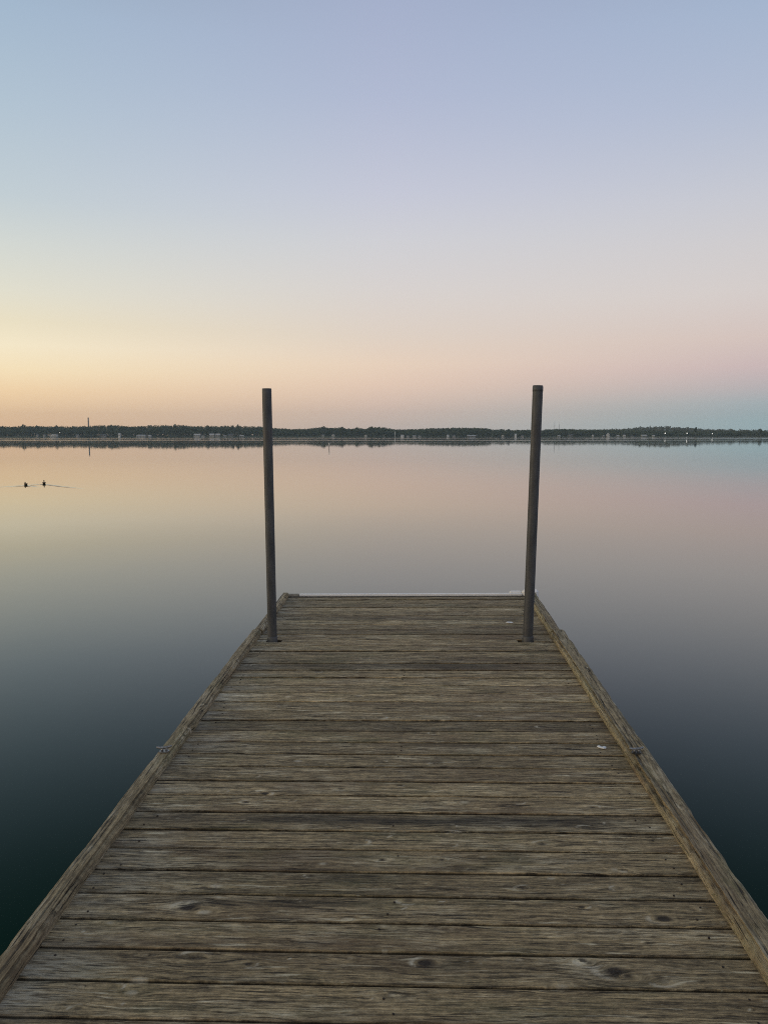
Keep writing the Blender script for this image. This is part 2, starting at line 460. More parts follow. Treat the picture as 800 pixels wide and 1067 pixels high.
xs = np.linspace(-2600, 2600, 261)
ys = [D0 - 6, D0, D0 + 10, D0 + 60, D0 + 160, D0 + 300, D0 + 420, D0 + 500, D0 + 650, D0 + 1100]
vs, fs = [], []
for j, y in enumerate(ys):
    for x in xs:
        px = 400 + x / y * F
        bank = 10 * math.sin(x * 0.011) + 6 * math.sin(x * 0.037 + 1)
        hh = hill_h(px)
        z = [-0.6, 0.35, 0.8, 1.6, 3.0, 3.0 + hh * 0.55, 3.0 + hh * 0.92, 3.0 + hh, 3.0 + hh * 0.7, -5][j]
        vs.append((x, y + (bank if j < 3 else 0), z))
nx = len(xs)
for j in range(len(ys) - 1):
    for i in range(nx - 1):
        fs.append((j * nx + i, j * nx + i + 1, (j + 1) * nx + i + 1, (j + 1) * nx + i))
mb = MB(); mb.add(vs, fs); tag(mb.build('far_shore_ground', M['ground'], smooth=True), kind='structure')

wood = Clumps()
x_px = -420.0
rows = [(22, 0.55, 0.75), (40, 0.74, 0.92), (62, 0.90, 1.02), (84, 0.97, 1.03), (110, 0.985, 1.035)]
for dy, k0, k1 in rows:
    x = -1500.0
    while x < 1500:
        Y = D0 + dy + rng.uniform(-10, 10)
        px = 400 + x / Y * F
        top = (454 - itp(TOPS, px)) / F * Y + CAM_Z
        h = max(5.0, top * rng.uniform(k0, k1))
        w = rng.uniform(4.0, 6.6)
        base = 1.2
        inview = -30 < px < 830
        n = int((150 if inview else 26))
        ch = (h - base) / 2
        wood.blob((x, Y, base + ch * 0.95), (w, w, ch), n, 0.8 if inview else 1.7)
        wood.blob((x + rng.uniform(-1.5, 1.5), Y, h - ch * 0.5), (w * 0.86, w * 0.86, ch * 0.50), n * 2 // 3, 0.75 if inview else 1.5)
        x += rng.uniform(5.0, 8.0) if inview else rng.uniform(9, 14)
tag(wood.build('shore_woods', M['wood']), 'dark green wood lining the whole far shore behind the small houses', 'woods', kind='stuff')

hw = Clumps()
for dy in (230, 300, 360, 420, 470, 500):
    x = 150.0
    while x < 2100:
        Y = D0 + dy + rng.uniform(-25, 25)
        px = 400 + x / Y * F
        if px > 520:
            hh = hill_h(px)
            z = 3.0 + hh * float(np.interp(Y - D0, [160, 300, 420, 500], [0, .55, .92, 1.0]))
            h = rng.uniform(7.0, 10.5)
            w = rng.uniform(4, 6.5)
            inview = px < 830
            hw.blob((x, Y, z + h * .5), (w, w, h * .5), 42 if inview else 16, 1.3 if inview else 2.2)
        x += rng.uniform(7, 10)
tag(hw.build('hillside_woods', M['hillwood']), 'greyish green wood on the low hill behind the right-hand end of the shore', 'woods', kind='stuff')


def far_tree(px, ytop, wpx, label, dy=14.0, shape=1.0):
    Y = D0 + dy
    x = (px - 400) / F * Y
    h = (454 - ytop) / F * Y + CAM_Z
    r = wpx / 2 / F * Y
    t = empty('broadleaf_tree', (x, Y, 0.9)); tag(t, label, 'tree', 'taller trees standing out of the far wood')
    mbt = MB(); mbt.tube([(0, 0, -0.6), (0.1, 0, h * .35), (0, 0.1, h * .72)], [0.42, 0.3, 0.12], 7)
    for k in range(4):
        a = k * 1.7
        mbt.tube([(0, 0, h * (.36 + .06 * k)), (math.cos(a) * r * .6, math.sin(a) * r * .6, h * (.56 + .06 * k))], [0.16, 0.06], 5)
    mbt.build('trunk', M['bark'], t)
    c = Clumps()
    c.blob((0, 0, h * .55), (r, r, h * .36), 150, 0.8)
    c.blob((rng.uniform(-.3, .3) * r, 0, h * .8 - .8), (r * .72, r * .72, h * .2), 90, 0.7)
    c.blob((-r * .5, 0, h * .66), (r * .55, r * .55, h * .2), 50, 0.7)
    c.build('crown', M['wood'], t)


for a in [(27.5, 442.0, 6.5, 'round tree rising highest above the wood near the left edge of the photo'),
          (41.5, 443.0, 4.5, 'small rounded tree top just right of the highest tree near the left edge'),
          (60.5, 443.1, 5.0, 'broad low tree top above the white roofed boathouse on the far shore'),
          (184, 441.9, 4.5, 'bushy tree top left of the left dock post, taller of two close together'),
          (193, 442.4, 4.0, 'second bushy tree top left of the left dock post, close beside a taller one'),
          (217.5, 443.1, 3.5, 'narrow tree top above the twin pale cottages left of the left dock post'),
          (244, 442.7, 3.0, 'spiky tree top just left of a slightly taller spiky tree by the left dock post'),
          (248.8, 442.2, 3.0, 'spiky tall tree closest to the left dock post on its left side'),
          (337.3, 443.7, 6.5, 'rounded crown standing clear above the wood right of the left dock post'),
          (356.5, 444.4, 4.0, 'dark tree top above the white house right of the left dock post'),
          (371.8, 444.9, 5.0, 'dome shaped tree top between two dips of the wood near the photo centre'),
          (386.5, 443.9, 5.5, 'tall dense tree at the edge of a dip in the wood near the photo centre'),
          (521.5, 447.0, 3.0, 'small tree top left of its twin, beside the right dock post'),
          (529.2, 446.8, 4.0, 'small dark tree top closest to the right dock post on its left'),
          (722.6, 445.0, 3.0, 'lone pointed tree standing out of the low wood under the hill at right'),
          (789.5, 446.6, 4.0, 'small round tree top near the right edge of the photo')]:
    far_tree(*a)

# ------------------------------------------------------------------ houses and other small things on the far shore
M['wall_white'] = simple('white_siding', (0.66, 0.64, 0.58), (0.78, 0.76, 0.70), 0.8, 0.7)
M['wall_pale'] = simple('pale_siding', (0.30, 0.29, 0.26), (0.42, 0.405, 0.37), 0.8, 0.75)
M['wall_grey'] = simple('grey_siding', (0.14, 0.14, 0.13), (0.2, 0.195, 0.18), 0.8, 0.75)
M['roof_dark'] = simple('dark_shingles', (0.06, 0.06, 0.065), (0.12, 0.12, 0.12), 1.2, 0.85)
M['roof_pale'] = simple('pale_metal_roof', (0.42, 0.40, 0.37), (0.56, 0.53, 0.50), 0.8, 0.5)
M['roof_red'] = simple('faded_red_roof', (0.30, 0.16, 0.12), (0.42, 0.24, 0.18), 0.8, 0.7)
M['glass'] = simple('dark_window_glass', (0.02, 0.025, 0.03), (0.04, 0.045, 0.05), 0.5, 0.15)
PXM = D0 / F


def house(name, cat, px, ybase, wpx, hpx, wall, roof, label, group='small buildings along the far shore', dy=4.0, roof_share=0.42, gable_front=False):
    Y = D0 + dy
    s = Y / F
    x = (px - 400) * s
    w, h = wpx * s, hpx * s
    zb = max(0.3, (454 - ybase) * s + CAM_Z)
    dep = max(5.0, w * 0.75)
    wh = h * (1 - roof_share)
    t = empty(name, (x, Y, zb)); tag(t, label, cat, group)
    b = MB(); b.box(-w / 2, w / 2, 0, dep, -0.8, wh)
    b.build('wall', M[wall], t)
    r = MB(); o = 0.35
    if gable_front:
        r.add([(-w / 2 - o, -o, wh), (w / 2 + o, -o, wh), (0, -o, h), (-w / 2 - o, dep + o, wh), (w / 2 + o, dep + o, wh), (0, dep + o, h)],
              [(0, 1, 2), (3, 5, 4), (0, 2, 5, 3), (1, 4, 5, 2), (0, 3, 4, 1)])
    else:
        r.add([(-w / 2 - o, -o, wh), (w / 2 + o, -o, wh), (w / 2 + o, dep + o, wh), (-w / 2 - o, dep + o, wh), (-w / 2 - o * .5, dep / 2, h), (w / 2 + o * .5, dep / 2, h)],
              [(0, 1, 5, 4), (1, 2, 5), (2, 3, 4, 5), (3, 0, 4), (0, 3, 2, 1)])
    r.build('roof', M[roof], t)
    if w > 2.6:
        nwin = 2 if w < 7 else 3
        for k in range(nwin):
            cx = (k + .5) / nwin * w - w / 2
            g = MB(); g.box(cx - w * .09, cx + w * .09, -0.06, -0.004, wh * .35, wh * .8)
            g.build('window', M['glass'], t)
    return t


H = [
    ('boathouse', 'boathouse', 57.2, 454.3, 7.0, 2.0, 'wall_white', 'roof_pale', 'wide white roofed boathouse near the left edge of the far shore', 'B', True),
    ('cottage', 'cottage', 47.7, 455.4, 1.6, 3.4, 'wall_pale', 'roof_dark', 'narrow tall pale hut just left of the wide white boathouse'),
    ('cottage', 'cottage', 40.6, 454.4, 1.6, 2.2, 'wall_pale', 'roof_dark', 'tiny pale hut, leftmost building on the far shore'),
    ('cottage', 'cottage', 82.2, 454.6, 2.6, 2.2, 'wall_pale', 'roof_dark', 'small pale cottage left of the tall thin chimney'),
    ('cottage', 'cottage', 109.2, 454.8, 5.4, 2.4, 'wall_grey', 'roof_dark', 'grey low house just right of the tall thin chimney'),
    ('cottage', 'cottage', 125.7, 456.0, 2.0, 3.8, 'wall_white', 'roof_pale', 'bright white narrow hut standing alone at the waterline'),
    ('cottage', 'house', 148.0, 455.4, 9.0, 2.2, 'wall_pale', 'roof_pale', 'long low pale house, widest building left of the left dock post'),
    ('cottage', 'cottage', 157.2, 455.4, 3.0, 2.0, 'wall_pale', 'roof_pale', 'small pale annexe at the right end of the long low house'),
    ('cottage', 'house', 206.2, 455.2, 6.2, 3.2, 'wall_pale', 'roof_pale', 'pale broad house with dark windows, left of the twin cottages'),
    ('cottage', 'shed', 212.4, 455.6, 3.0, 1.2, 'wall_pale', 'roof_pale', 'low pale shed against the right side of the broad house'),
    ('cottage', 'cottage', 221.6, 455.8, 5.0, 3.4, 'wall_pale', 'roof_pale', 'left one of the twin pale cottages beside the left dock post'),
    ('cottage', 'cottage', 227.8, 456.0, 4.2, 3.4, 'wall_pale', 'roof_pale', 'right one of the twin pale cottages beside the left dock post'),
    ('cottage', 'shed', 235.0, 455.8, 3.2, 1.4, 'wall_pale', 'roof_pale', 'low pale shed right of the twin cottages'),
    ('cottage', 'house', 241.0, 455.0, 5.0, 3.0, 'wall_grey', 'roof_dark', 'dim grey house between the twin cottages and the left dock post'),
    ('cottage', 'cottage', 252.6, 455.4, 4.2, 1.7, 'wall_pale', 'roof_pale', 'low pale cottage closest to the left dock post on its left'),
    ('cottage', 'cottage', 336.8, 454.6, 2.6, 2.0, 'wall_pale', 'roof_dark', 'faint pale cottage below the rounded tree right of the left post'),
    ('cottage', 'house', 347.4, 454.9, 2.8, 2.4, 'wall_white', 'roof_pale', 'bright white house right of the left dock post', None, True),
    ('cottage', 'cottage', 381.0, 456.6, 2.6, 2.4, 'wall_white', 'roof_pale', 'white cottage at the waterline near the photo centre', None, True),
    ('cottage', 'boathouse', 419.0, 456.0, 3.2, 2.2, 'wall_white', 'roof_pale', 'white boathouse right of the slim white flagpole'),
    ('cottage', 'shed', 424.6, 456.4, 2.6, 1.2, 'wall_pale', 'roof_pale', 'low pale shed directly right of the white boathouse near the centre'),
    ('cottage', 'shed', 431.4, 456.2, 3.4, 1.4, 'wall_pale', 'roof_pale', 'middle one of the low pale sheds right of the centre boathouse'),
    ('cottage', 'shed', 436.8, 455.9, 2.8, 1.2, 'wall_pale', 'roof_pale', 'last low pale shed in the row right of the centre boathouse'),
    ('cottage', 'cottage', 466.2, 455.4, 2.2, 2.2, 'wall_white', 'roof_pale', 'small white cottage alone under the gently rounded wood'),
    ('cottage', 'cottage', 472.4, 455.4, 2.8, 2.0, 'wall_pale', 'roof_dark', 'pale cottage right beside the small white one'),
    ('cottage', 'house', 490.8, 455.3, 8.4, 1.8, 'wall_grey', 'roof_pale', 'long house with pale roof left of the right dock post'),
    ('cottage', 'cottage', 523.2, 456.0, 2.2, 2.0, 'wall_pale', 'roof_pale', 'little pale cottage between the long house and the right dock post', None, True),
    ('cottage', 'cottage', 536.5, 456.2, 1.8, 3.2, 'wall_white', 'roof_pale', 'upright white hut left of the right dock post'),
    ('cottage', 'shed', 543.2, 455.8, 2.2, 2.0, 'wall_pale', 'roof_dark', 'grey white shed closest to the right dock post on its left'),
    ('cottage', 'cottage', 581.4, 455.4, 2.6, 1.5, 'wall_pale', 'roof_pale', 'low pale cottage closest to the right dock post on its right'),
    ('cottage', 'house', 593.4, 455.2, 4.0, 2.8, 'wall_grey', 'roof_dark', 'dim grey house right of the right dock post'),
    ('cottage', 'cottage', 616.6, 455.8, 1.4, 2.2, 'wall_pale', 'roof_pale', 'slim pale hut left of the bright gabled house'),
    ('cottage', 'shed', 627.6, 455.7, 1.8, 1.4, 'wall_pale', 'roof_pale', 'tiny pale shed against the left of the bright gabled house'),
    ('cottage', 'house', 632.4, 456.0, 2.8, 3.8, 'wall_white', 'roof_pale', 'bright white gabled house below the left slope of the hill', None, True),
    ('cottage', 'cottage', 642.6, 455.6, 2.4, 1.8, 'wall_pale', 'roof_pale', 'pale cottage next right of the bright gabled house'),
    ('cottage', 'cottage', 649.2, 456.0, 2.2, 2.2, 'wall_white', 'roof_pale', 'white cottage below the hill, second right of the bright gabled house'),
    ('cottage', 'cottage', 657.4, 455.6, 1.8, 1.6, 'wall_pale', 'roof_dark', 'small dim cottage below the hill left of the wide pale house'),
    ('cottage', 'house', 669.8, 455.2, 5.2, 2.2, 'wall_pale', 'roof_pale', 'wide pale house under the top of the hill'),
    ('cottage', 'cottage', 679.4, 455.8, 1.8, 2.0, 'wall_white', 'roof_pale', 'small white cottage left of the three shore lamps'),
]
for hdef in H:
    nm, cat, px, yb, wpx, hpx, wall, roof, label = hdef[:9]
    gf = hdef[10] if len(hdef) > 10 else False
    nm = {'shed': 'shed', 'house': 'house', 'boathouse': 'boathouse'}.get(cat, 'cottage')
    house(nm, cat, px, yb, wpx, hpx, wall, roof, label, gable_front=gf)

# thin morning haze over the lake, enough to soften the far wood
hz_m = bpy.data.materials.new('haze'); hz_m.use_nodes = True
hn = hz_m.node_tree.nodes; hn.remove(hn['Principled BSDF'])
pv = hn.new('ShaderNodeVolumePrincipled'); pv.inputs['Color'].default_value = (0.74, 0.93, 1.0, 1); pv.inputs['Density'].default_value = HAZE
hz_m.node_tree.links.new(pv.outputs[0], hn['Material Output'].inputs['Volume'])
mb = MB(); mb.box(-2500, 2500, -300, 2450, -4, 75)
tag(mb.build('haze', hz_m), kind='stuff')

# lamps on the right-hand shore (they are lit in the photo) and one warm lamp at left
def lamp_mat(name, c, s):
    m = NM(name); m.set(color=(0.8, 0.8, 0.8), rough=0.4)
    m.bsdf.inputs['Emission Color'].default_value = (*c, 1); m.bsdf.inputs['Emission Strength'].default_value = s
    m.mat.cycles.emission_sampling = 'NONE'
    return m.mat


M['lamp'] = lamp_mat('lit_lamp', (1.0, 0.95, 0.88), 3.0)
M['lamp_warm'] = lamp_mat('lit_warm_lamp', (1.0, 0.86, 0.6), 0.5)


def shore_lamp(px, y, r, mat, label):
    Y = D0 - 3
    p = at_dist(px, y, Y)
    t = empty('shore_lamp', (p.x, Y, 0.2)); tag(t, label, 'lamp', 'lamps on the far shore')
    b = MB(); b.tube([(0, 0, -1.2), (0, 0, p.z - 0.2 - r)], [0.12, 0.08], 8); b.build('lamp_post', M['galv_dark'], t)
    b = MB(); k = p.z - 0.2
    b.tube([(0, 0, k - r), (0, 0, k - r * .7), (0, 0, k), (0, 0, k + r * .7), (0, 0, k + r)], [r * .3, r * .75, r, r * .75, r * .3], 12)
    b.build('lamp_globe', M[mat], t, True)


shore_lamp(692.5, 451.4, 0.62, 'lamp', 'bright lit lamp below the hill top, leftmost of three on the right shore')
shore_lamp(715.3, 451.4, 0.62, 'lamp', 'bright lit lamp at the foot of the hill, middle of three on the right shore')
shore_lamp(741.5, 452.0, 0.5, 'lamp', 'fainter lit lamp, rightmost of three on the right shore')
shore_lamp(62.6, 450.8, 0.7, 'lamp_warm', 'warm lit lamp on a post beside the wide white boathouse')

# chimney, masts, flagpole
Yt = D0 + 420
M['concrete'] = simple('weathered_concrete', (0.10, 0.095, 0.09), (0.17, 0.16, 0.15), 0.3, 0.85)
pt = at_dist(92.2, 435.3, Yt)
t = empty('chimney', (pt.x, Yt, 2.0)); tag(t, 'slender dark grey chimney rising behind the wood at left', 'chimney')
b = MB(); hz = pt.z - 2
b.tube([(0, 0, -3), (0, 0, hz * .5), (0, 0, hz)], [1.7, 1.4, 1.15], 16); b.build('stack', M['concrete'], t, True)
b = MB(); b.tube([(0, 0, hz - 1.8), (0, 0, hz - 1.6), (0, 0, hz + .4), (0, 0, hz + .45)], [1.2, 1.45, 1.45, 1.0], 16); b.build('rim', M['concrete'], t)
for px, yt, lab in ((577.6, 439.3, 'thin lattice mast right of the right dock post, taller of two'), (582.4, 441.8, 'thin short mast right of the right dock post, shorter of two')):
    p = at_dist(px, yt, Yt)
    t = empty('radio_mast', (p.x, Yt, 2.0)); tag(t, lab, 'mast', 'thin masts behind the wood')
    hz = p.z - 2
    b = MB(); w0, w1 = 0.45, 0.28
    for sx_, sy_ in ((-1, -1), (1, -1), (1, 1), (-1, 1)):
        b.tube([(sx_ * w0, sy_ * w0, -3), (sx_ * w1, sy_ * w1, hz)], 0.06, 6)
    n = 22
    for k in range(n):
        z0, z1 = hz * k / n, hz * (k + 1) / n
        wa = w0 + (w1 - w0) * k / n
        for (ax, ay), (bx, by) in (((-1, -1), (1, -1)), ((1, -1), (1, 1)), ((1, 1), (-1, 1)), ((-1, 1), (-1, -1))):
            b.tube([(ax * wa, ay * wa, z0), (bx * wa, by * wa, z1)], 0.035, 4)
    b.build('lattice', M['galv_dark'], t)
    b = MB(); b.tube([(0, 0, hz), (0, 0, hz + 3)], 0.05, 6); b.build('antenna', M['galv_dark'], t)
p = at_dist(411.4, 450.2, D0 - 2)
t = empty('flagpole', (p.x, D0 - 2, 0.1)); tag(t, 'slim white flagpole at the waterline near the photo centre', 'flagpole')
b = MB(); b.tube([(0, 0, -1), (0, 0, p.z)], [0.42, 0.3], 8); b.build('pole', M['wall_white'], t, True)
b = MB(); b.tube([(0, 0, p.z), (0, 0, p.z + .2), (0, 0, p.z + .45), (0, 0, p.z + .6)], [0.1, 0.4, 0.4, 0.1], 8); b.build('finial', M['wall_white'], t, True)

# thin marker stake standing in the lake
pw = on_water(342.9, 467.6)
pT = at_dist(342.6, 461.6, pw.y)
t = empty('marker_stake', (pw.x, pw.y, 0)); tag(t, 'thin marker stake with pale top standing alone in the lake', 'stake')
b = MB(); b.tube([(0, 0, -2.5), (0.02, 0, pT.z * .45)], 0.055, 8); b.build('stake', M['galv_dark'], t, True)
b = MB(); b.tube([(0.02, 0, pT.z * .45), (0.03, 0, pT.z)], 0.07, 8); b.build('stake_top', M['wall_white'], t, True)

# ------------------------------------------------------------------ ducks
M['duck'] = simple('brown_feathers', (0.045, 0.034, 0.024), (0.12, 0.09, 0.062), 45, 0.8)
M['duck_head'] = simple('dark_head_feathers', (0.012, 0.016, 0.012), (0.03, 0.034, 0.026), 40, 0.6)
M['bill'] = simple('dull_bill', (0.16, 0.12, 0.04), (0.24, 0.18, 0.06), 40, 0.5)


def duck(p, rz, up, label):
    t = empty('duck', (p.x, p.y, 0), rz); t.scale = (.56, .56, .56); tag(t, label, 'duck', 'ducks swimming on the lake')
    # one continuous body lofted from tail to crown, heading along +Y
    body = [((0, -.27, .115), (.018, .010)), ((0, -.23, .10), (.05, .028)), ((0, -.16, .075), (.09, .065)), ((0, -.06, .062), (.115, .088)), ((0, .05, .06), (.115, .09)),
            ((0, .13, .075), (.092, .082)), ((0, .175, .115), (.058, .06)), ((0, .185, .165), (.040, .042)), ((0, .188, .20 + up), (.036, .038)), ((0, .205, .228 + up), (.044, .045)),
            ((0, .232, .246 + up), (.040, .036)), ((0, .252, .248 + up), (.022, .018))]
    b = MB(); b.tube([q for q, _ in body], [r for _, r in body], 14)
    for i in range(len(b.m)):
        if i >= 14 * 8: b.m[i] = 1
    b.build('body', [M['duck'], M['duck_head']], t, True)
    for s in (-1, 1):
        w = MB(); w.tube([(s * .085, .09, .10), (s * .108, 0, .105), (s * .085, -.12, .11), (s * .03, -.235, .13)], [(.012, .03), (.02, .05), (.018, .042), (.006, .010)], 10)
        w.build('wing', M['duck'], t, True)
    w = MB(); w.tube([(0, .245, .238 + up), (0, .275, .232 + up), (0, .305, .228 + up)], [(.017, .014), (.018, .009), (.014, .004)], 10)
    w.build('bill', M['bill'], t, True)


duck(duck_r, math.radians(24), 0.03, 'dark upright duck swimming ahead on the right of the pair')
duck(duck_l, math.radians(38), -0.035, 'brown low duck swimming behind on the left of the pair')

# ------------------------------------------------------------------ the dock
Hd = 1.70                                              # eye height above the planks
vp1, vp2 = ray_dir(433, 436), ray_dir(1433, 423)
ax_y = vp1.normalized(); nrm = vp2.cross(ax_y).normalized()
if nrm.z < 0: nrm = -nrm
ax_x = ax_y.cross(nrm).normalized()
org = Vector((0, 0, CAM_Z)) - nrm * Hd
DM = Matrix(((ax_x.x, ax_y.x, nrm.x, org.x), (ax_x.y, ax_y.y, nrm.y, org.y), (ax_x.z, ax_y.z, nrm.z, org.z), (0, 0, 0, 1)))


def deck_xy(px, py, h=0.0):
    d = ray_dir(px, py); k = -(Hd - h) / d.dot(nrm)
    q = d * k + nrm * Hd
    return q.dot(ax_x), q.dot(ax_y)


dock = bpy.data.objects.new('dock', None); col.objects.link(dock); dock.matrix_world = DM
tag(dock, 'weathered grey brown wooden dock of cross planks running out over the lake', 'dock')

PITCH_P, Y_FIRST, GAP = 0.1465, 1.984, 0.0115
Y_END = 7.21

# knots: (photo x, photo y, radius m, strength; + dark, - pale)
KN = [(196, 945, .028, .8), (212, 950, .020, -.7), (565, 879, .020, .75), (640, 906, .018, -.55), (690, 957, .024, .95), (443, 1003, .022, 1.0), (640, 1012, .03, .8), (612, 1003, .018, .6),
      (574, 915, .014, -.6), (545, 925, .015, .4), (310, 793, .018, -.75), (396, 748, .02, .5), (376, 877, .018, .6), (398, 896, .014, .7), (204, 997, .026, .5), (138, 1034, .018, -.6),
      (408, 1037, .012, -.5), (255, 777, .016, .6), (337, 900, .015, -.6), (412, 872, .014, .5), (355, 822, .016, .6), (276, 827, .018, .85), (256, 836, .014, .7), (483, 836, .020, -.55), (540, 836, .014, .7),
      (617, 841, .016, .7), (499, 746, .018, -.6), (452, 764, .016, .5), (565, 757, .018, .5), (300, 726, .018, -.6), (374, 725, .022, -.5), (330, 700, .018, .5), (460, 725, .016, -.5), (497, 708, .012, .5),
      (228, 935, .012, -.5), (114, 962, .014, -.5), (225, 923, .02, -.7), (503, 893, .014, -.5), (645, 925, .016, .5), (650, 908, .012, -.6), (430, 898, .014, .55), (324, 912, .012, .6),
      (448, 795, .014, -.7), (360, 957, .014, -.4), (120, 1028, .014, .5), (85, 1028, .012, -.4), (145, 1022, .022, -.7), (605, 1000, .012, .6), (530, 840, .01, -.5), (690, 1023, .02, .4), (425, 938, .02, .5),
      (400, 990, .012, -.4), (365, 998, .012, -.4), (540, 1000, .012, -.5), (585, 1028, .02, -.35), (400, 965, .012, -.35), (415, 945, .012, .5), (470, 968, .014, -.3), (610, 862, .018, .5), (475, 868, .018, .4)]
KNL = [(*deck_xy(a, b), r * 1.35, s * 1.2) for a, b, r, s in KN]
# stains: (x0, x1, y centre, half height px, strength)
ST = [(250, 640, 855, 5.0, 1.0), (130, 300, 854, 4.0, .55), (168, 400, 940, 4.5, .75), (290, 420, 914, 4.0, .5), (250, 530, 694, 3.5, .7), (300, 545, 645, 2.0, .55), (160, 250, 868, 4, .35), (500, 590, 852, 3, .4),
      (230, 330, 826, 2.0, .5), (60, 330, 1000, 8, .18), (610, 680, 1012, 7, .55), (430, 560, 1005, 8, .3), (560, 800, 1050, 12, .25), (200, 360, 773, 2.0, .5), (330, 560, 735, 2.0, .4), (240, 420, 716, 2.0, .35), (420, 640, 776, 2.5, .35)]
STL = []
for x0, x1, yc, hh, s in ST:
    a, b = deck_xy(x0, yc), deck_xy(x1, yc)
    k = 0.5 * abs(deck_xy(400, yc - hh)[1] - deck_xy(400, yc + hh)[1])
    STL.append((a[0], b[0], (a[1] + b[1]) / 2, max(k, .012), s))


def smooth_noise(x, seed, freqs=((1.1, 1.0), (2.7, .55), (6.1, .3), (14.0, .16))):
    r = np.random.default_rng(seed); o = np.zeros_like(x)
    for f, a in freqs: o = o + a * np.sin(x * f * 2 + r.uniform(0, 6.28)) * np.cos(x * f * .73 + r.uniform(0, 6.28))
    return o


class Wood:
    """grid boards with per-vertex wood attributes, linked as one mesh"""
    def __init__(self): self.v = []; self.f = []; self.at = {k: [] for k in ('rnd', 'warp', 'knot', 'stain_shade', 'tone', 'straw')}; self.n = 0; self.mi = []

    def push(self, P, A, faces, mi=0):
        self.mi += [mi] * len(faces)
        self.v.append(P); self.f += [tuple(int(i) + self.n for i in q) for q in faces]; self.n += len(P)
        for k in self.at: self.at[k].append(np.broadcast_to(A.get(k, 0.0), (len(P),)).astype(np.float32))

    def build(self, name, mat, parent):
        v = np.concatenate(self.v)
        me = bpy.data.meshes.new(name); me.from_pydata(v.tolist(), [], self.f)
        for mm in (mat if isinstance(mat, list) else [mat]): me.materials.append(mm)
        me.polygons.foreach_set('material_index', self.mi)
        for k, a in self.at.items():
            at = me.attributes.new(k, 'FLOAT', 'POINT'); at.data.foreach_set('value', np.concatenate(a))
        me.update()
        return link(name, me, parent)


def knot_fields(X, Yy, knots):
    warp = np.zeros_like(X); kn = np.zeros_like(X)
    for kx, ky, r, s in knots:
        u = (X - kx) / (r * 2.6); v = (Yy - ky) / (r * 1.25)
        q = u * u + v * v
        if q.min() > 9: continue
        warp += -np.tanh(v * 1.5) * r * 0.75 * np.exp(-q * .55)
        rr = np.sqrt(((X - kx) / (r * 1.15)) ** 2 + ((Yy - ky) / (r * .62)) ** 2)
        core = np.exp(-rr ** 2 * 1.3)
        ring = np.exp(-((rr - 1.25) / .35) ** 2)
        th = np.arctan2(Yy - ky, (X - kx) * .6); ph = (kx * 37 + ky * 91) % 6.28
        arc = np.clip(np.cos(th - ph) * 1.4, 0, 1)
        kn += s * core * (1.0 if s > 0 else .7) + (.45 if s < 0 else -.75) * ring * arc
    return warp, np.clip(kn, -1, 1)


